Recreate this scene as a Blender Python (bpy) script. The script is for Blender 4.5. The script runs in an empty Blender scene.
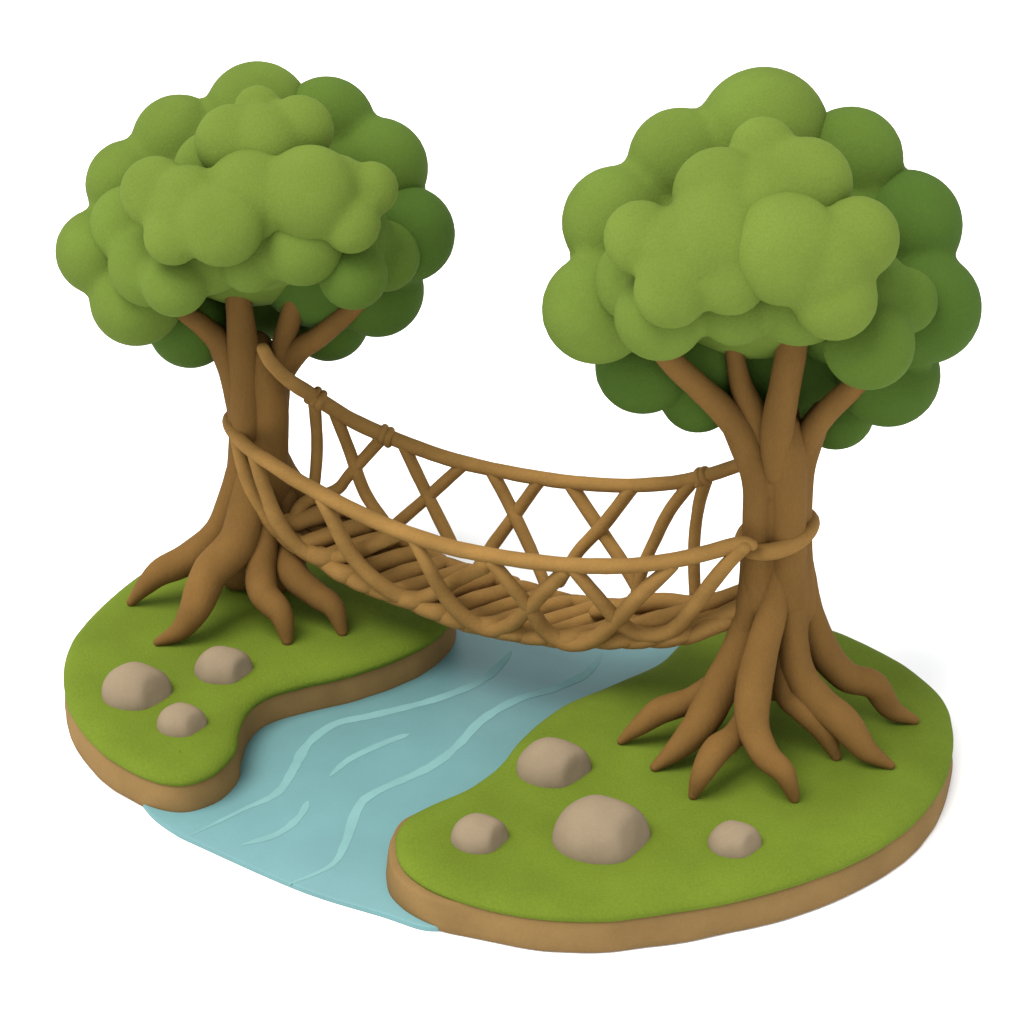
import bpy, bmesh, math, random
from mathutils import Vector, noise
random.seed(7)
sc = bpy.context.scene
col = sc.collection

# ------------------------------------------------------------------ camera
PITCH = math.radians(30)
F = 2600.0
D = Vector((0, math.cos(PITCH), -math.sin(PITCH)))
UP = Vector((0, math.sin(PITCH), math.cos(PITCH)))
RT = Vector((1, 0, 0))
CAM = Vector((0, -18.55, 13.0))
cd = bpy.data.cameras.new('camera'); cam = bpy.data.objects.new('camera', cd); col.objects.link(cam)
cd.sensor_width = 36; cd.lens = 36 * F / 1024; cd.clip_end = 5000; cd.clip_start = .1
cam.location = CAM; cam.rotation_euler = (math.pi / 2 - PITCH, 0, 0)
sc.camera = cam

def ray(px, py): return D + RT * ((px - 512) / F) - UP * ((py - 512) / F)
def at_z(px, py, z=0.0):
    r = ray(px, py); return CAM + r * ((z - CAM.z) / r.z)
def at_y(px, py, y):
    r = ray(px, py); return CAM + r * ((y - CAM.y) / r.y)
def at_d(px, py, depth): return CAM + ray(px, py) * depth
def depth(p): return (p - CAM).dot(D)
def size(p, rpx): return rpx * depth(p) / F

# ------------------------------------------------------------------ materials
def lin(c):
    c /= 255
    return c / 12.92 if c <= .04045 else ((c + .055) / 1.055) ** 2.4
GAIN = 1.0
def material(name, rgb, var=.10, grain=.05, gscale=90, rough=.85, bump=.15, bscale=60, big=3.0, spec=.05,
             tint=None, stretch=None, sheen=0, bdist=.01):
    m = bpy.data.materials.new(name); m.use_nodes = True
    nt = m.node_tree; N = nt.nodes; L = nt.links
    b = N['Principled BSDF']; b.inputs['Roughness'].default_value = rough
    b.inputs['Specular IOR Level'].default_value = spec
    if sheen:
        b.inputs['Sheen Weight'].default_value = sheen
        b.inputs['Sheen Roughness'].default_value = .6
    tc = N.new('ShaderNodeTexCoord')
    geo = tc.outputs['Object']
    if stretch:
        mp = N.new('ShaderNodeMapping'); mp.inputs['Scale'].default_value = stretch
        L.new(geo, mp.inputs[0]); geo = mp.outputs[0]
    n1 = N.new('ShaderNodeTexNoise'); n1.inputs['Scale'].default_value = big; n1.inputs['Detail'].default_value = 3
    n2 = N.new('ShaderNodeTexNoise'); n2.inputs['Scale'].default_value = gscale; n2.inputs['Detail'].default_value = 2
    L.new(geo, n1.inputs['Vector']); L.new(geo, n2.inputs['Vector'])
    c = [v for v in rgb]
    t = tint or [min(1, v * (1 + var)) for v in c]
    mx = N.new('ShaderNodeMix'); mx.data_type = 'RGBA'
    mx.inputs['A'].default_value = (*[v * (1 - var) for v in c], 1)
    mx.inputs['B'].default_value = (*t, 1)
    rp = N.new('ShaderNodeMapRange'); rp.inputs['From Min'].default_value = .3; rp.inputs['From Max'].default_value = .7
    L.new(n1.outputs['Fac'], rp.inputs['Value']); L.new(rp.outputs[0], mx.inputs['Factor'])
    g = N.new('ShaderNodeMapRange'); g.inputs['From Min'].default_value = .25; g.inputs['From Max'].default_value = .75
    g.inputs['To Min'].default_value = 1 - grain; g.inputs['To Max'].default_value = 1 + grain
    L.new(n2.outputs['Fac'], g.inputs['Value'])
    mul = N.new('ShaderNodeVectorMath'); mul.operation = 'SCALE'
    L.new(mx.outputs['Result'], mul.inputs[0]); L.new(g.outputs[0], mul.inputs['Scale'])
    L.new(mul.outputs[0], b.inputs['Base Color'])
    if bump:
        n3 = N.new('ShaderNodeTexNoise'); n3.inputs['Scale'].default_value = bscale; n3.inputs['Detail'].default_value = 3
        L.new(geo, n3.inputs['Vector'])
        bp = N.new('ShaderNodeBump'); bp.inputs['Strength'].default_value = bump; bp.inputs['Distance'].default_value = bdist
        L.new(n3.outputs['Fac'], bp.inputs['Height']); L.new(bp.outputs[0], b.inputs['Normal'])
    return m

M = dict(
    grass=material('grass_felt', (.104, .150, .015), var=.10, grain=.08, gscale=45, bump=.4, bscale=42, big=1.3, bdist=.015),
    soil=material('soil_clay', (.190, .118, .045), var=.10, grain=.05, gscale=50, bump=.25, bscale=18, big=2.2),
    bark=material('bark_clay', (.145, .077, .022), var=.10, grain=.07, gscale=70, bump=.4, bscale=26, big=3, stretch=(1, 1, .35)),
    vine=material('vine_clay', (.225, .125, .037), var=.12, grain=.07, gscale=60, bump=.45, bscale=24, big=4, stretch=(.5, 1, 1)),
    deck=material('deck_vine_clay', (.228, .127, .038), var=.12, grain=.07, gscale=60, bump=.45, bscale=24, big=4, stretch=(.5, 1, 1)),
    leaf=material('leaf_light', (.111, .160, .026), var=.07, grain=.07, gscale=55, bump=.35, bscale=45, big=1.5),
    leafs=material('leaf_shade', (.048, .092, .014), var=.08, grain=.07, gscale=55, bump=.35, bscale=45, big=1.5),  # shade painted in: darkest green for the far-right and underside lobes
    leafx=material('leaf_half_shade', (.070, .119, .018), var=.08, grain=.07, gscale=55, bump=.35, bscale=45, big=1.5),  # half shade put into the green of lobes on the crown's right side
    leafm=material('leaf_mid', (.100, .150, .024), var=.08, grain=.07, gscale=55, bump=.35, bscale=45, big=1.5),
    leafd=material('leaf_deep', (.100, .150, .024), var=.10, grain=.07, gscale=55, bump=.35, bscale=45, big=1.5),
    stone=material('stone_clay', (.220, .170, .112), var=.06, grain=.04, gscale=50, bump=.2, bscale=20, big=3),
    water=material('river_water', (.108, .232, .243), var=.06, grain=.03, gscale=60, bump=.1, bscale=7, big=1.2, rough=.5, spec=.3),
    ripple=material('ripple_streak', (.158, .305, .305), var=.06, grain=.03, gscale=60, bump=0, rough=.6),
    white=material('white_floor', (.97, .97, .97), var=0, grain=0, bump=0, rough=1, spec=0),
)

# ------------------------------------------------------------------ objects
def link(name, me, mat, parent=None, smooth=True):
    o = bpy.data.objects.new(name, me); col.objects.link(o)
    if mat: me.materials.clear(); me.materials.append(mat)
    if smooth: me.polygons.foreach_set('use_smooth', [True] * len(me.polygons))
    if parent is not None:
        o.parent = parent; o.matrix_parent_inverse = parent.matrix_world.inverted()
    return o
def from_bm(name, bm, mat, parent=None, smooth=True):
    me = bpy.data.meshes.new(name); bm.normal_update(); bm.to_mesh(me); bm.free()
    return link(name, me, mat, parent, smooth)
def thing(name, label, cat, loc, group=None):
    o = bpy.data.objects.new(name, None); col.objects.link(o)
    o.location = loc; o.empty_display_size = .2
    o['label'] = label; o['category'] = cat
    if group: o['group'] = group
    bpy.context.view_layer.update()
    return o
def tag(o, label, cat, group=None):
    o['label'] = label; o['category'] = cat
    if group: o['group'] = group

def spline(pts, n=8, closed=False):
    """centripetal-ish Catmull-Rom through tuples of Vector/float"""
    out = []; m = len(pts)
    rng = range(m) if closed else range(m - 1)
    for i in rng:
        if closed: p0, p1, p2, p3 = pts[(i - 1) % m], pts[i], pts[(i + 1) % m], pts[(i + 2) % m]
        else: p0, p1, p2, p3 = pts[max(i - 1, 0)], pts[i], pts[i + 1], pts[min(i + 2, m - 1)]
        for k in range(n):
            t = k / n
            out.append([.5 * ((2 * b) + (c - a) * t + (2 * a - 5 * b + 4 * c - d) * t * t + (3 * b - a - 3 * c + d) * t ** 3)
                        for a, b, c, d in zip(p0, p1, p2, p3)])
    if not closed: out.append(list(pts[-1]))
    return out

def tube(bm, pts, seg=14, n=8, cap=True, lump=.05, closed=False, flat=1.0):
    """pts: (Vector, radius). swept round section with rounded ends"""
    P = [(*p, r) for p, r in pts]
    S = spline(P, n, closed)
    pos = [Vector(s[:3]) for s in S]; rad = [max(.002, s[3]) for s in S]
    m = len(pos)
    tang = []
    for i in range(m):
        a = pos[(i - 1) % m] if closed else pos[max(0, i - 1)]
        b = pos[(i + 1) % m] if closed else pos[min(m - 1, i + 1)]
        tang.append((b - a).normalized())
    ref = Vector((0, 0, 1)) if abs(tang[0].z) < .9 else Vector((1, 0, 0))
    nrm = (ref - tang[0] * ref.dot(tang[0])).normalized()
    rings = []
    so = Vector((random.uniform(0, 50), 0, 0))
    def ring(c, t, nv, r):
        bi = t.cross(nv)
        vs = []
        for k in range(seg):
            a = 2 * math.pi * k / seg
            d = nv * math.cos(a) + bi * math.sin(a)
            rr = r * (1 + lump * noise.noise((c + d * r) * 3.5 + so) + lump * .5 * noise.noise((c + d * r) * 9 + so))
            vs.append(bm.verts.new(c + d * rr))
        return vs
    if cap and not closed:
        for a in (80, 60, 40, 20):
            a = math.radians(a)
            rings.append(ring(pos[0] - tang[0] * rad[0] * math.sin(a), tang[0], nrm, rad[0] * math.cos(a)))
    for i in range(m):
        nrm = (nrm - tang[i] * nrm.dot(tang[i])).normalized()
        rings.append(ring(pos[i], tang[i], nrm, rad[i]))
    if cap and not closed:
        for a in (20, 40, 60, 80):
            a = math.radians(a)
            rings.append(ring(pos[-1] + tang[-1] * rad[-1] * math.sin(a), tang[-1], nrm, rad[-1] * math.cos(a)))
    R = len(rings)
    for i in range(R if closed else R - 1):
        A = rings[i]; B = rings[(i + 1) % R]
        off = 0
        if closed and i == R - 1:      # match rotation at the seam
            off = min(range(seg), key=lambda o: (A[0].co - B[o].co).length)
        for k in range(seg):
            bm.faces.new((A[k], A[(k + 1) % seg], B[(k + 1 + off) % seg], B[(k + off) % seg]))
    if not closed:
        bm.faces.new(rings[0][::-1]); bm.faces.new(rings[-1])

def blob(bm, c, r, sub=4, f=1.0):
    res = bmesh.ops.create_icosphere(bm, subdivisions=sub, radius=1)
    for v in res['verts']: v.co = (v.co - D * v.co.dot(D) * (1 - f)) * r + c

def remeshed(name, bm, mat, parent, voxel, smooth_it, factor=.5):
    me = bpy.data.meshes.new(name + '_raw'); bm.to_mesh(me); bm.free()
    t = bpy.data.objects.new('tmp', me); col.objects.link(t)
    md = t.modifiers.new('r', 'REMESH'); md.mode = 'VOXEL'; md.voxel_size = voxel
    s = t.modifiers.new('s', 'SMOOTH'); s.factor = factor; s.iterations = smooth_it
    dg = bpy.context.evaluated_depsgraph_get()
    nm = bpy.data.meshes.new_from_object(t.evaluated_get(dg))
    nm.name = name
    bpy.data.objects.remove(t); bpy.data.meshes.remove(me)
    return link(name, nm, mat, parent)

# ------------------------------------------------------------------ floor, water, banks
FLOOR = -.44
bm = bmesh.new(); bmesh.ops.create_circle(bm, cap_ends=True, segments=96, radius=900)
for v in bm.verts: v.co.z = FLOOR
o = from_bm('ground', bm, M['white'], smooth=False); o['kind'] = 'structure'
o['label'] = 'plain white ground the model stands on'

def ring_layers(name, outline, layers, mat, parent=None, fill=True, n=10, wob=0.0):
    """outline: list of Vectors (xy); layers: (inset, z)"""
    S = [Vector((s[0], s[1])) for s in spline([(p.x, p.y) for p in outline], n, True)]
    area = sum(a.x * b.y - b.x * a.y for a, b in zip(S, S[1:] + S[:1]))
    if area < 0: S.reverse()
    m = len(S); nor = []
    for i in range(m):
        t = (S[(i + 1) % m] - S[i - 1]).normalized(); nor.append(Vector((-t.y, t.x)))   # inward for ccw
    for _ in range(6):
        nor = [(nor[i - 1] + nor[i] + nor[(i + 1) % m]).normalized() for i in range(m)]
    bm = bmesh.new(); prev = None
    for inset, z in layers:
        vs = []
        for i in range(m):
            q = S[i] + nor[i] * inset
            w = wob * noise.noise(Vector((q.x * 1.3, q.y * 1.3, z * 2))) + wob * .4 * noise.noise(Vector((q.x * 5, q.y * 5, z * 6)))
            q = q + nor[i] * w
            vs.append(bm.verts.new((q.x, q.y, z)))
        if prev:
            for i in range(m): bm.faces.new((prev[i], prev[(i + 1) % m], vs[(i + 1) % m], vs[i]))
        prev = vs
    if fill:
        f = bm.faces.new(prev)
        bmesh.ops.triangulate(bm, faces=[f])
    bmesh.ops.recalc_face_normals(bm, faces=bm.faces)
    return from_bm(name, bm, mat, parent)

WZ = -.39
wl = [(140, 792), (149, 811), (172, 829), (200, 843), (300, 887), (380, 912), (432, 927), (475, 915), (640, 870), (700, 760), (720, 690), (700, 640), (650, 622), (560, 612), (470, 606),
      (410, 600), (360, 640), (250, 690), (200, 740), (165, 780)]
# river surface: a true disc sector lying between the two banks
wout = [at_z(x, y, WZ) for x, y in wl]
water = ring_layers('water', wout, [(0, FLOOR + .003), (0, WZ - .01), (.012, WZ)], M['water'])
water['kind'] = 'structure'; water['label'] = 'pale turquoise river flowing between the two grassy banks'

GZ = -.13
lb = [(66, 668), (68, 706), (84, 735), (112, 761), (150, 781), (183, 786), (214, 776), (234, 756), (238, 737), (247, 715), (268, 699), (305, 688), (352, 677),
      (400, 660), (434, 642), (452, 620), (448, 595), (410, 572), (350, 553), (280, 550), (210, 555), (155, 572), (112, 603), (79, 638)]
rb = [(397, 845), (404, 871), (433, 893), (482, 909), (545, 920), (600, 922), (639, 918), (717, 906), (795, 886), (853, 864), (904, 833), (938, 794), (951, 755),
      (949, 720), (934, 696), (902, 670), (863, 649), (820, 632), (770, 618), (722, 614), (692, 632), (678, 652), (655, 672), (605, 694), (562, 712),
      (524, 742), (500, 772), (468, 795), (430, 812), (406, 826)]
banks = []
for nm, pts, lab in (('grass_bank', lb, 'left grassy bank with three pale stones, curving in along the river'),
                     ('grass_bank', rb, 'right grassy bank with four pale stones, broad and rounded in front')):
    out = [at_z(x, y, GZ) for x, y in pts]
    g = ring_layers('grass_bank', out, [(.03, GZ - .03), (0, GZ), (-.012, GZ + .03), (0, GZ + .055), (.025, GZ + .08), (.06, GZ + .1), (.11, GZ + .115), (.17, GZ + .124), (.25, GZ + .129), (.34, GZ + .13)], M['grass'], wob=.012)
    g['kind'] = 'structure'; g['label'] = lab
    swap = {(397, 845): (389, 845), (404, 871): (395, 873), (433, 893): (428, 897), (406, 826): (398, 823), (430, 812): (425, 809)}
    out = [at_z(*swap.get(p, p), GZ) for p in pts]
    s = ring_layers('soil_edge', out, [(.0, FLOOR + .002), (-.018, FLOOR + .02), (-.02, FLOOR + .08), (-.01, FLOOR + .18), (.005, FLOOR + .27), (.02, GZ + .0)], M['soil'], parent=g, wob=.02)
    banks.append(g)

ripples = [
    ([(511, 651), (499, 666), (477, 683), (433, 700), (374, 715), (335, 724), (308, 744), (294, 768), (277, 793), (242, 810), (191, 835)], 4.8),
    ([(603, 652), (587, 673), (555, 688), (516, 700), (482, 720), (457, 746), (428, 768), (374, 793), (357, 810), (345, 844), (330, 866), (289, 884)], 5.0),
    ([(409, 734), (384, 743), (350, 759), (330, 776)], 3.8),
    ([(308, 801), (299, 817), (277, 834), (241, 845)], 3.8)]
for pts, w in ripples:
    S = spline([tuple(at_z(x, y, WZ + .002)) for x, y in pts], 12); m = len(S); bm = bmesh.new(); prev = None
    S = [Vector(s) for s in S]
    for i, p in enumerate(S):
        t = (S[min(i + 1, m - 1)] - S[max(i - 1, 0)]).normalized(); nn = Vector((-t.y, t.x, 0))
        u = i / (m - 1); ww = size(p, w) * min(1, 7 * u + .2, 4 * (1 - u) + .2) * (1 + .3 * noise.noise(p * 5) + .15 * noise.noise(p * 14))
        vs = (bm.verts.new(p + nn * ww), bm.verts.new(p - nn * ww))
        if prev: bm.faces.new((prev[0], prev[1], vs[1], vs[0]))
        prev = vs
    bmesh.ops.recalc_face_normals(bm, faces=bm.faces)
    for f in bm.faces:
        if f.normal.z < 0: f.normal_flip()
    from_bm('ripple', bm, M['ripple'], water)

# ------------------------------------------------------------------ stones
def stone(px, py, wpx, hpx, label, seed, group):
    rnd = random.Random(seed)
    base = at_z(px, py + hpx * .18, 0)
    R = size(base, wpx / 2)
    H = size(base, hpx) * .70
    planes = [(Vector((.78, -.52, .26)).normalized(), .82), (Vector((.4, .65, .75)).normalized(), .94)]
    planes = [((n + Vector([rnd.uniform(-.08, .08) for _ in range(3)])).normalized(), d) for n, d in planes]
    bm = bmesh.new(); bmesh.ops.create_icosphere(bm, subdivisions=6, radius=1)
    for v in bm.verts:
        d = v.co.normalized(); k = 20.0
        acc = math.exp(-k * 1.0)
        for n, dist in planes:
            q = n.dot(d)
            if q > .1: acc += math.exp(-k * dist / q)
        r = -math.log(acc) / k
        r *= 1 + .025 * noise.noise(d * 1.7 + Vector((seed, 0, 0)))
        co = d * r
        co.z = max(co.z, -.35)
        v.co = Vector((co.x * R, co.y * R * .85, co.z * H))
    o = from_bm('stone', bm, M['stone']); o.location = base + Vector((0, 0, .0)); tag(o, label, 'stone', group)
    return o
gl, gr = 'stones on the left bank', 'stones on the right bank'
stone(137, 685, 71, 47, 'large rounded stone at the far left, biggest of the three on the left bank', 1, gl)
stone(224, 664, 59, 37, 'medium stone just below the root tips of the smaller tree', 2, gl)
stone(182, 719, 51, 33, 'smallest stone of the left bank, nearest its front edge', 3, gl)
stone(554, 761, 75, 47, 'wide stone on the right bank close to the river bend, left of the roots', 4, gr)
stone(602, 827, 99, 64, 'biggest stone of all, in the middle front of the right bank', 5, gr)
stone(480, 832, 59, 39, 'small pointed stone near the left tip of the right bank beside the water', 6, gr)
stone(735, 838, 54, 36, 'small stone standing alone below the front roots of the bigger tree', 7, gr)

# ------------------------------------------------------------------ trees
def tree(base_px, label, strands, roots, branches, crown_d, layers):
    base = at_z(*base_px, 0)
    t = thing('tree', label, 'tree', base, 'trees holding up the bridge')
    Y = base.y
    bm = bmesh.new()
    for pts in strands:
        q = []
        for x, y, off, r in pts:
            p = at_y(x, y, Y + off); q.append((p, size(p, r)))
        tube(bm, q, seg=20, n=6, lump=.03)
    remeshed('trunk', bm, M['bark'], t, .018, 4)
    for pts in roots:
        # first points carry an explicit depth offset, the tip lies on the grass
        tip = at_z(pts[-1][0], pts[-1][1], .03)
        yo = tip.y - Y; q = []
        for x, y, k, r in pts[:-1]:
            yy = Y + pts[0][2] + (yo - pts[0][2]) * k if k is not pts[0][2] else Y + k
            p = at_y(x, y, yy); rr = size(p, r)
            if p.z < rr * .35: p = at_z(x, y, rr * .35)
            q.append((p, rr))
        q.append((tip, size(tip, pts[-1][3])))
        bm = bmesh.new(); tube(bm, q, seg=20, n=8, lump=.06)
        from_bm('root', bm, M['bark'], t)
    for pts in branches:
        q = []
        for x, y, off, r in pts:
            p = at_y(x, y, Y + off); q.append((p, size(p, r)))
        bm = bmesh.new(); tube(bm, q, seg=20, n=8, lump=.04)
        from_bm('branch', bm, M['bark'], t)
    crown = None
    cdep = depth(at_y(crown_d[0], crown_d[1], Y))
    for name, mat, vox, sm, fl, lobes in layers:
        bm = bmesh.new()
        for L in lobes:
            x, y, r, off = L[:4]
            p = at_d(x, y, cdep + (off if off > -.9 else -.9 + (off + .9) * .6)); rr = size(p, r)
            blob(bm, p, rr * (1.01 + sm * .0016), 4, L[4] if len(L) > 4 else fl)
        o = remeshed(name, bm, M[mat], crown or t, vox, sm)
        if crown is None: crown = o
    return t, Y

# left tree -----------------------------------------------------------------
L_back = [(258, 115, 53, .15), (180, 143, 48, .1), (131, 185, 45, .1), (99, 252, 43, 0), (136, 300, 46, .0),
          (250, 200, 105, .45), (180, 215, 80, .35), (212, 170, 60, 1.0), (150, 225, 60, 1.0), (250, 225, 75, 1.4)]
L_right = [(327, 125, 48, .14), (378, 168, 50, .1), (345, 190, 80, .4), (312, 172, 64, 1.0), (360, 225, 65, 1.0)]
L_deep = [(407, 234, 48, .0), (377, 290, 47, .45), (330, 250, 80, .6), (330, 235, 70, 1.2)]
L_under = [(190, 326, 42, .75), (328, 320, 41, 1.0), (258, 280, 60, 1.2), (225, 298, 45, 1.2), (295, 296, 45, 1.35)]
L_mid = [(215, 172, 42, -.55), (175, 283, 34, -.75), (150, 265, 42, -.45), (205, 250, 45, -.6), (250, 262, 31, -.85), (302, 245, 41, -.95),
         (130, 225, 40, -.3), (260, 220, 70, -.6)]
L_midr = [(353, 275, 35, -.75), (384, 256, 36, -.35), (345, 235, 45, -.6)]
L_front = [(156, 192, 36, -1.1), (173, 236, 30, -1.25), (222, 224, 43, -1.45), (190, 205, 40, -1.25), (250, 195, 46, -1.2), (310, 193, 48, -1.3),
           (351, 224, 30, -1.25), (371, 189, 28, -1.1), (335, 190, 36, -1.15)]
L_top = [(233, 142, 38, -.95), (258, 110, 25, -.75), (299, 130, 35, -.85), (262, 145, 42, -.95), (218, 140, 24, -.85)]
treeL, YL = tree((252, 584), 'smaller tree on the left bank, farther back, with the upper handrail starting at its fork',
    strands=[
        [(216, 338, 0, 12), (232, 362, 0, 17), (246, 400, -.02, 19), (248, 450, -.02, 20), (244, 510, 0, 22), (240, 565, 0, 26)],
        [(262, 356, -.12, 12), (266, 375, -.12, 17), (270, 410, -.10, 19), (270, 460, -.08, 19), (272, 520, 0, 21), (276, 570, 0, 24)],
        [(255, 350, .12, 20), (258, 410, .10, 26), (258, 480, .10, 26), (256, 545, .2, 24)]],
    roots=[
        [(243, 455, -.12, 12), (236, 490, .1, 16), (220, 530, .4, 15.5), (190, 558, .7, 16), (158, 574, .9, 13.5), (131, 602, 1, 4.5)],
        [(250, 465, -.2, 12), (248, 505, .1, 19), (237, 543, .35, 20), (209, 575, .6, 19), (196, 607, .85, 16), (180, 630, .95, 10.5), (158, 642, 1, 4.5)],
        [(266, 490, -.2, 10), (265, 535, .2, 14), (261, 570, .5, 15.5), (264, 594, .75, 15), (281, 614, .9, 12.5), (287, 640, 1, 6)],
        [(284, 500, -.05, 14), (287, 545, .25, 16), (293, 574, .65, 15.5), (314, 593, .8, 13.5), (333, 607, .92, 11.5), (342, 631, 1, 6)],
        [(272, 440, .1, 10), (288, 482, .05, 15), (320, 520, .3, 15), (360, 556, .6, 12), (385, 572, 1, 6)],
        [(250, 480, .25, 14), (245, 520, .3, 16), (230, 545, .6, 13), (205, 556, 1, 6)]],
    branches=[
        [(243, 425, -.05, 14), (236, 380, -.05, 15), (222, 345, -.05, 13.5), (203, 326, -.05, 11), (184, 312, -.05, 9.5), (160, 290, 0, 9)],
        [(247, 430, -.12, 15), (245, 370, -.12, 17), (241, 325, -.1, 14.5), (238, 290, -.05, 13), (238, 240, 0, 11)],
        [(276, 410, -.02, 13), (279, 365, -.02, 13), (286, 335, 0, 12), (295, 300, -.06, 10.5), (302, 270, -.1, 9)],
        [(272, 420, .05, 14), (278, 380, .05, 14), (296, 353, -.05, 12), (320, 336, -.12, 11), (345, 315, -.2, 10), (372, 290, -.2, 9)]],
    crown_d=(258, 230),
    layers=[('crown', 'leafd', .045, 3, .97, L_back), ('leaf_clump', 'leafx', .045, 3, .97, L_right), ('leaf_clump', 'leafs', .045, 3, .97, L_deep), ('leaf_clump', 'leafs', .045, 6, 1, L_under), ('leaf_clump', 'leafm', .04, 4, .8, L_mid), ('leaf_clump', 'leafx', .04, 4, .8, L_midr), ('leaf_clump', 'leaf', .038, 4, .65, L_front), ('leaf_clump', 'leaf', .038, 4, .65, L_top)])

# right tree ----------------------------------------------------------------
R_back = [(763, 134, 66, .15), (680, 160, 52, .1), (618, 222, 56, .1), (597, 309, 55, 0),
          (755, 240, 118, .5), (685, 255, 85, .4), (705, 190, 75, 1.1), (650, 285, 66, 1.1), (750, 250, 90, 1.6)]
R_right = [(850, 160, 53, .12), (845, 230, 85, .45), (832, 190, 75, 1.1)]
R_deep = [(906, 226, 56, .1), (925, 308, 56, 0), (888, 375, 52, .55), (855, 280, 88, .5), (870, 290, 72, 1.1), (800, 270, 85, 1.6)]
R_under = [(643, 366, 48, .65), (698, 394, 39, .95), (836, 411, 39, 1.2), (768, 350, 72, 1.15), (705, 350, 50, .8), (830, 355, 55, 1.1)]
R_mid = [(660, 315, 46, -.8), (735, 308, 38, -.9), (800, 292, 54, -.85), (640, 280, 45, -.5), (740, 260, 70, -.6)]
R_midr = [(869, 344, 46, -.75), (904, 301, 34, -.55), (860, 290, 48, -.6)]
R_front = [(641, 238, 38, -1.25), (671, 291, 38, -1.45), (730, 278, 38, -1.45), (763, 150, 34, -1.0), (720, 195, 48, -1.2), (806, 184, 47, -1.15), (715, 240, 55, -1.4),
           (770, 210, 55, -1.2), (672, 250, 38, -1.35)]
R_near = [(786, 249, 57, -1.55), (858, 238, 42, -1.4), (835, 298, 43, -1.42), (822, 262, 50, -1.5)]
treeR, YR = tree((778, 722), 'bigger tree on the right bank, nearer, its trunk ringed by the bridge loop',
    strands=[
        [(728, 412, 0, 13), (747, 445, 0, 18), (758, 480, -.05, 16.5), (758, 530, -.06, 16), (758, 590, -.05, 18), (752, 640, .05, 17)],
        [(785, 428, -.06, 16), (787, 450, -.10, 19), (789, 500, -.12, 17.5), (789, 560, -.12, 17.5), (790, 610, -.02, 19), (790, 650, .1, 20)],
        [(822, 412, .02, 12), (807, 442, .02, 16), (800, 480, 0, 14), (799, 550, 0, 14), (803, 610, .05, 14)],
        [(778, 420, .2, 24), (779, 480, .22, 27), (779, 560, .22, 29), (779, 620, .22, 32), (779, 670, .25, 32)]],
    roots=[
        [(752, 560, -.05, 12), (748, 620, .1, 14), (728, 672, .4, 14), (695, 698, .65, 13), (662, 710, .85, 13.5), (641, 725, .95, 10), (621, 741, 1, 4)],
        [(758, 520, .05, 10), (757, 560, .03, 14), (750, 612, .1, 16.5), (740, 650, .25, 18.5), (719, 690, .5, 19), (703, 720, .7, 18), (683, 744, .88, 13.5), (655, 767, 1, 5)],
        [(752, 690, -.3, 11), (747, 712, .15, 12), (735, 734, .5, 12.5), (716, 751, .75, 14.5), (702, 774, .94, 11.5), (693, 795, 1, 5)],
        [(784, 515, -.05, 8), (781, 560, .04, 12), (773, 608, .1, 15), (762, 650, .3, 17), (753, 695, .5, 18.5), (754, 728, .68, 16.5), (766, 755, .86, 14.5), (784, 773, .97, 11.5), (794, 798, 1, 5.5)],
        [(793, 520, .0, 8), (793, 565, .05, 12), (792, 622, .14, 15), (797, 668, .35, 16.5), (817, 700, .6, 17), (843, 722, .8, 17), (865, 749, .93, 12.5), (890, 765, 1, 5)],
        [(802, 550, .1, 9), (810, 610, .05, 13.5), (823, 650, .3, 17), (846, 676, .6, 15.5), (873, 685, .85, 14.5), (891, 709, .95, 11), (914, 720, 1, 5)],
        [(788, 640, -.1, 12), (786, 690, .4, 13), (802, 708, .7, 14), (822, 728, .9, 12.5), (836, 756, 1, 5.5)]],
    branches=[
        [(756, 470, -.02, 15), (747, 440, -.02, 16), (727, 414, -.05, 15), (700, 388, -.15, 13), (674, 364, -.25, 12.5), (650, 335, -.3, 11)],
        [(764, 460, 0, 14), (757, 420, 0, 14.5), (742, 388, 0, 12), (735, 355, .02, 9.5), (730, 310, .05, 9)],
        [(778, 470, -.12, 15), (777, 430, -.14, 17), (785, 385, -.12, 16), (792, 345, -.08, 15.5), (796, 290, 0, 13)],
        [(800, 480, .0, 14), (803, 445, -.02, 14), (823, 416, -.08, 13), (850, 390, -.15, 12), (880, 365, -.2, 10)]],
    crown_d=(768, 280),
    layers=[('crown', 'leafd', .05, 3, .97, R_back), ('leaf_clump', 'leafx', .05, 3, .97, R_right), ('leaf_clump', 'leafs', .05, 3, .97, R_deep), ('leaf_clump', 'leafs', .05, 6, 1, R_under), ('leaf_clump', 'leafm', .042, 4, .8, R_mid), ('leaf_clump', 'leafx', .042, 4, .8, R_midr), ('leaf_clump', 'leaf', .04, 4, .65, R_front), ('leaf_clump', 'leaf', .04, 4, .65, R_near)])

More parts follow.
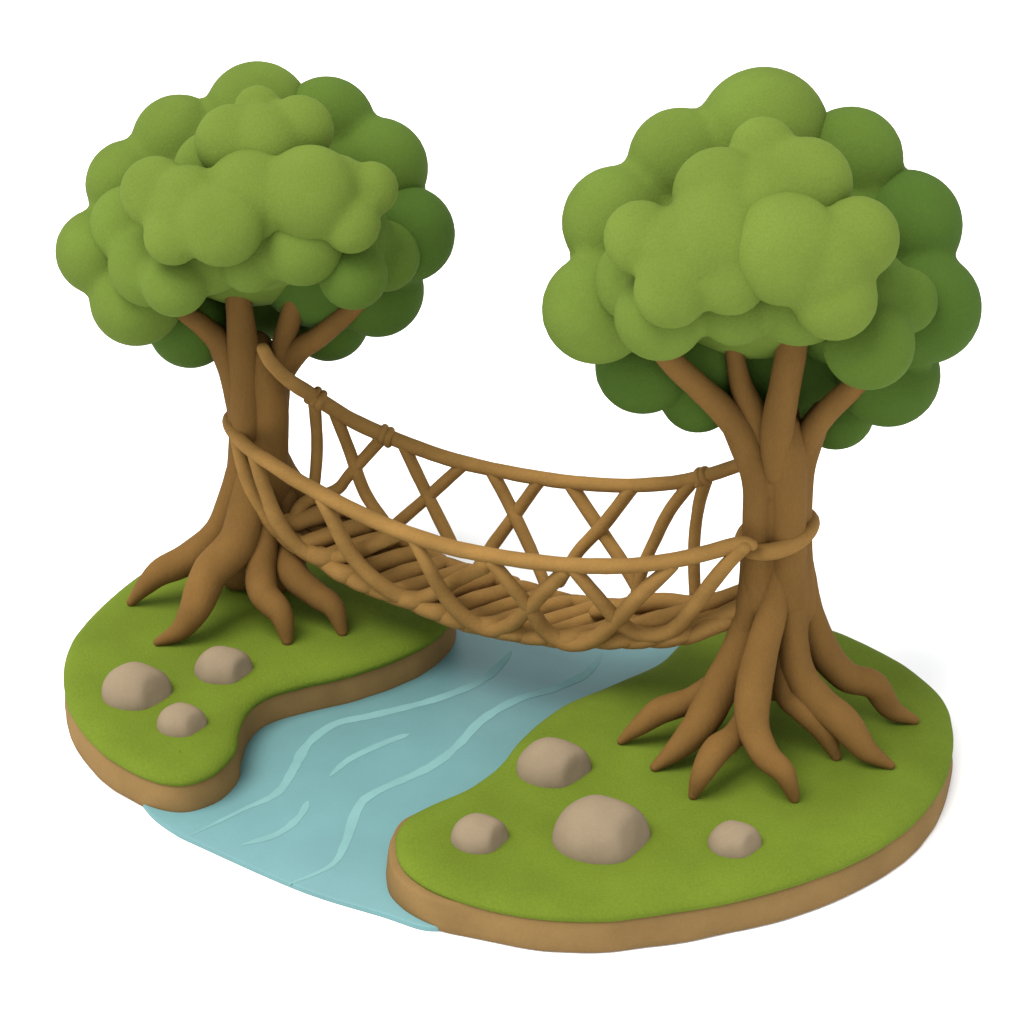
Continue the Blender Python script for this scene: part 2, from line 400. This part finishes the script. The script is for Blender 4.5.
# ------------------------------------------------------------------ bridge
AL = at_z(252, 584, 0); AR = at_z(778, 722, 0)
def axis_y(X):
    t = (X - AL.x) / (AR.x - AL.x); return AL.y + (AR.y - AL.y) * t
def half(X):
    t = min(1, max(0, (X - AL.x) / (AR.x - AL.x))); return .26 + .46 * math.sin(math.pi * t) ** .6
def bp(px, py, s):
    y = AL.y
    for _ in range(30):
        p = at_y(px, py, y); y = axis_y(p.x) + s * half(p.x)
    return at_y(px, py, y)
bridge = thing('woven_bridge', 'sagging hammock shaped bridge woven from twisted brown vines, strung between the two trees', 'bridge',
               (AL + AR) / 2 + Vector((0, 0, .4)))
def strand(name, pts, mat='vine', lump=.07, **k):
    q = []
    if name == 'deck_strand': pts = [t for t in pts if t[0] > 258]
    for x, y, s, r in pts:
        p = bp(x, y, s); q.append((p, size(p, r)))
    bm = bmesh.new(); tube(bm, q, seg=16, n=8, lump=lump, **k)
    return from_bm(name, bm, M[mat], bridge)

far_rail = [(263, 349, -.95, 6.5), (272, 364, -.7, 7.2), (290, 381, -.2, 7.5), (315, 397, .4, 7.8), (350, 419, .8, 7.8), (385, 435, 1, 7.8), (440, 456, 1, 7.6), (500, 471, 1, 7.4),
            (560, 481, 1, 7.4), (620, 485.5, 1, 7.4), (670, 483, 1, 7.6), (705, 476, 1, 7.4), (745, 463, .9, 7.2), (772, 452, .8, 7)]
near_rail = [(243, 413, .9, 7), (232, 416, .2, 7.2), (231, 427, -.5, 7.4), (247, 447, -1.0, 7.4), (272, 464, -1.1, 7.6), (300, 482, -1, 8), (350, 509, -1, 8), (400, 531, -1, 8.2), (450, 547, -1, 8.2),
             (500, 557, -1, 8.2), (560, 564.5, -1, 8.4), (620, 566, -1, 8.2), (670, 561, -1, 8), (710, 552, -1, 8), (730, 546, -1.05, 8), (743, 543, -1.1, 7.5), (752, 545, -1.1, 6)]
strand('handrail', far_rail); strand('handrail', near_rail)
# loop around the right trunk
pc = at_y(777, 534, YR + .02); bm = bmesh.new(); q = []
rx, ry = size(pc, 33.5), size(pc, 34)
for k in range(20):
    a = 2 * math.pi * k / 20
    q.append((pc + Vector((rx * math.cos(a), ry * math.sin(a), .02 + .10 * math.cos(a))), size(pc, 8.5)))
tube(bm, q, seg=16, n=5, closed=True, lump=.06)
from_bm('trunk_loop', bm, M['vine'], bridge)

lat_far = [
    [(314, 400, .4, 6), (317, 440, .6, 5.6), (315, 480, .6, 5.6), (311, 505, .4, 5)],
    [(334, 410, .7, 6), (350, 452, .85, 5.8), (365, 493, .75, 6), (385, 522, .5, 5.5)],
    [(384, 436, 1, 6), (350, 474, .8, 5.5), (336, 490, .7, 5.5), (304, 503, .1, 6), (292, 525, -.3, 6)],
    [(404, 446, 1, 6), (424, 488, .95, 5.8), (447, 534, .8, 6), (453, 545, .7, 5)],
    [(462, 466, 1, 6), (430, 495, .95, 5.8), (400, 521, .8, 5.6), (388, 531, .6, 5)],
    [(492, 472, 1, 6.2), (508, 502, .95, 6), (530, 548, .8, 6), (545, 584, .6, 5.5)],
    [(540, 480, 1, 6.2), (515, 515, .95, 6), (493, 545, .8, 6), (474, 572, .5, 5)],
    [(570, 484, 1, 6.6), (602, 532, .95, 6.5), (622, 562, .8, 6.2), (640, 594, .6, 5.5)],
    [(632, 488, 1, 6.6), (604, 524, .9, 6.4), (578, 552, .8, 6.2), (560, 582, .6, 5.5)],
    [(692, 482, 1, 6.4), (670, 510, .95, 6.2), (655, 540, .85, 6), (645, 562, .75, 5.8), (636, 592, .6, 5)],
    [(706, 480, 1, 6.4), (699, 505, .95, 6), (694, 545, .85, 5.8), (695, 596, .6, 5.6)]]
for s in lat_far: strand('lattice_strand', [(a, b, c, r + .5) for a, b, c, r in s])
lat_near = [
    [(236, 440, -.8, 6), (244, 470, -.95, 7), (256, 500, -.85, 7.4), (275, 528, -.65, 7.4), (292, 541, -.5, 6)],
    [(254, 456, -1.05, 6.5), (264, 487, -1, 7.4), (279, 524, -.85, 8), (301, 549, -.65, 8.2), (325, 558, -.5, 8), (350, 554, -.4, 7.6), (385, 540, -.5, 7), (402, 534, -.7, 6)],
    [(322, 500, -1, 7), (334, 522, -.98, 7.6), (351, 554, -.85, 8), (376, 581, -.7, 8.2), (406, 598, -.55, 8), (430, 595, -.5, 8), (455, 581, -.45, 7.6), (484, 567, -.6, 8)],
    [(414, 540, -1, 6.8), (428, 566, -.98, 7.2), (443, 593, -.85, 7.4), (463, 616, -.7, 8), (486, 629, -.6, 8), (506, 627, -.6, 8), (524, 613, -.75, 8), (545, 591, -.92, 8), (564, 572, -1, 7.4)],
    [(492, 562, -1, 7.2), (510, 584, -.95, 7.4), (530, 608, -.8, 7.6), (545, 630, -.65, 8), (566, 643, -.6, 8.2), (590, 641, -.6, 8.4), (612, 625, -.75, 8.4), (638, 597, -.92, 8.4), (660, 577, -.98, 8), (673, 566, -1, 6)],
    [(574, 570, -1, 7), (592, 591, -.95, 7.4), (612, 614, -.8, 7.8), (632, 631, -.65, 8), (655, 635, -.6, 8), (674, 629, -.65, 8), (690, 612, -.8, 8), (710, 585, -.95, 8), (728, 563, -1.05, 7.6), (744, 548, -1.2, 7)],
]
for s in lat_near: strand('lattice_strand', s)

# deck: slanting vines laid over a shallow trough
Lo = [(215, 455), (250, 500), (275, 528), (300, 548), (323, 560), (346, 576), (376, 590), (417, 603), (451, 620), (468, 624), (501, 631), (522, 636), (570, 641), (618, 641), (661, 640), (694, 636), (727, 624), (765, 606), (800, 590)]
Hi = [(215, 440), (260, 450), (290, 468), (311, 482), (358, 508), (400, 530), (430, 551), (463, 564), (512, 577), (542, 587), (563, 595), (603, 599), (642, 602), (668, 602), (694, 599), (722, 597), (738, 591), (780, 575), (900, 540)]
def interp(T, x):
    for (a, b), (c, d) in zip(T, T[1:]):
        if x <= c: return b + (d - b) * max(0, (x - a)) / (c - a)
    return T[-1][1]
def clampx(x): return x
def deckpt(x, v):
    lo, hi = interp(Lo, x), interp(Hi, x)
    y = lo + (hi - lo) * v
    s = -.55 + 1.3 * v
    return x, y, s
a = 276.0
while a < 712:
    adv = 40
    while adv < 170 and interp(Lo, a) - interp(Hi, a + adv) > math.tan(math.radians(20)) * adv: adv += 1
    if interp(Lo, a) - interp(Hi, a + 40) < 12: adv = 60
    lo0, hi1 = interp(Lo, a), interp(Hi, a + adv)
    q = [(a - 52, interp(Lo, a - 52) - 7, -.34, 6), (a - 28, interp(Lo, a - 28) - .5, -.47, 8.4), (a - 2, lo0 - 2.5, -.56, 9.6)]
    for v in (.22, .42, .62, .8, .94):
        r = (10 if v < .9 else 9) * (1 + random.uniform(-.05, .05))
        q.append((a + adv * v, lo0 + (hi1 + 5 - lo0) * v - 2 * math.sin(math.pi * v), -.55 + 1.3 * v, r))
    q.append((a + adv + 16, interp(Hi, a + adv + 16) + 5, .78, 7))
    q = [p for p in q if p[0] < 776]
    if len(q) > 2: strand('deck_strand', q, 'deck', lump=.08)
    a += (24 if a < 470 else 28) + random.uniform(-1.5, 1.5)
# lengthwise vines under and along the deck
def along(v, dy, r, x0=290, x1=772, amp=.0, ph=0, ds=0):
    q = []; x = x0
    while x <= x1:
        u = (x - x0) / (x1 - x0); w_ = v + amp * math.sin(ph + u * 14)
        X, y, s = deckpt(x, w_); q.append((X, y + dy, s + ds, r)); x += 30
    return q
strand('deck_strand', along(.02, -2, 8.5, 296, 770, .03, 0, .12), 'deck')
strand('deck_strand', along(.16, 0, 8, 296, 770, .02, 2, .24), 'deck')
strand('deck_strand', along(.34, 0, 9, 296, 775, .02, 1, .27), 'deck')
strand('deck_strand', along(.52, 2, 9, 296, 775, .02, 4, .27), 'deck')
strand('deck_strand', along(.70, 3, 9, 296, 775, .02, 4, .27), 'deck')
strand('deck_strand', along(.88, 2, 8, 296, 775, .02, 3, .2), 'deck')
strand('deck_strand', [(596, 612, .0, 7), (632, 605, .2, 9), (665, 602, .3, 9.5), (700, 604, .3, 9), (745, 592, .2, 8)], 'deck')
strand('deck_strand', [(600, 636, -.5, 7), (640, 628, -.4, 10), (672, 618, -.3, 11), (705, 606, -.1, 9), (745, 590, .1, 8)], 'deck')
strand('deck_strand', [(640, 638, -.55, 7), (680, 634, -.5, 9.5), (712, 622, -.45, 10), (750, 602, -.4, 9)], 'deck')

# knots: short wraps round the rail
def knot(px, py, s, r, tilt, turns=2):
    p = bp(px, py, s); a = bp(px - 12, py - 12 * tilt, s); b = bp(px + 12, py + 12 * tilt, s)
    t = (b - a).normalized(); n1 = t.cross(Vector((0, 0, 1))).normalized(); n2 = t.cross(n1)
    R = size(p, r); w = size(p, 4.2); q = []
    steps = 12 * turns
    for k in range(steps + 1):
        an = 2 * math.pi * k / 12 + 1
        q.append((p + t * ((k / steps - .5) * w * 1.6 * turns) + (n1 * math.cos(an) + n2 * math.sin(an)) * R, w))
    bm = bmesh.new(); tube(bm, q, seg=10, n=3, lump=.1)
    from_bm('knot', bm, M['vine'], bridge)
knot(317, 398, .43, 6.8, .65)
knot(385, 435, 1, 6.6, .5)
knot(703, 477, 1, 6.6, -.2)

# ------------------------------------------------------------------ light
w = bpy.data.worlds.new('World'); sc.world = w; w.use_nodes = True
N = w.node_tree.nodes; L = w.node_tree.links
bg = N['Background']
EL, AZ = math.radians(65), math.radians(240)     # sun from the front left, high
sky = N.new('ShaderNodeTexSky'); sky.sky_type = 'NISHITA'; sky.sun_disc = False
sky.sun_elevation = EL; sky.sun_rotation = AZ
sk = N.new('ShaderNodeVectorMath'); sk.operation = 'SCALE'; sk.inputs['Scale'].default_value = .06
hs = N.new('ShaderNodeHueSaturation'); hs.inputs['Saturation'].default_value = .3
L.new(sky.outputs[0], hs.inputs['Color']); L.new(hs.outputs[0], sk.inputs[0])
ad = N.new('ShaderNodeVectorMath'); ad.operation = 'ADD'
CLOUD = .90
ad.inputs[1].default_value = (CLOUD, CLOUD, CLOUD)
L.new(sk.outputs[0], ad.inputs[0]); L.new(ad.outputs[0], bg.inputs['Color']); bg.inputs['Strength'].default_value = 1
sd = bpy.data.lights.new('sun', 'SUN'); sun = bpy.data.objects.new('sun', sd); col.objects.link(sun)
sd.energy = 3.7; sd.angle = math.radians(38); sd.color = (1, .96, .9)
v = Vector((math.sin(AZ) * math.cos(EL), math.cos(AZ) * math.cos(EL), math.sin(EL)))
sun.rotation_euler = v.to_track_quat('Z', 'Y').to_euler(); sun.location = v * 30
sc.view_settings.view_transform = 'Standard'; sc.view_settings.look = 'None'; sc.view_settings.exposure = 0
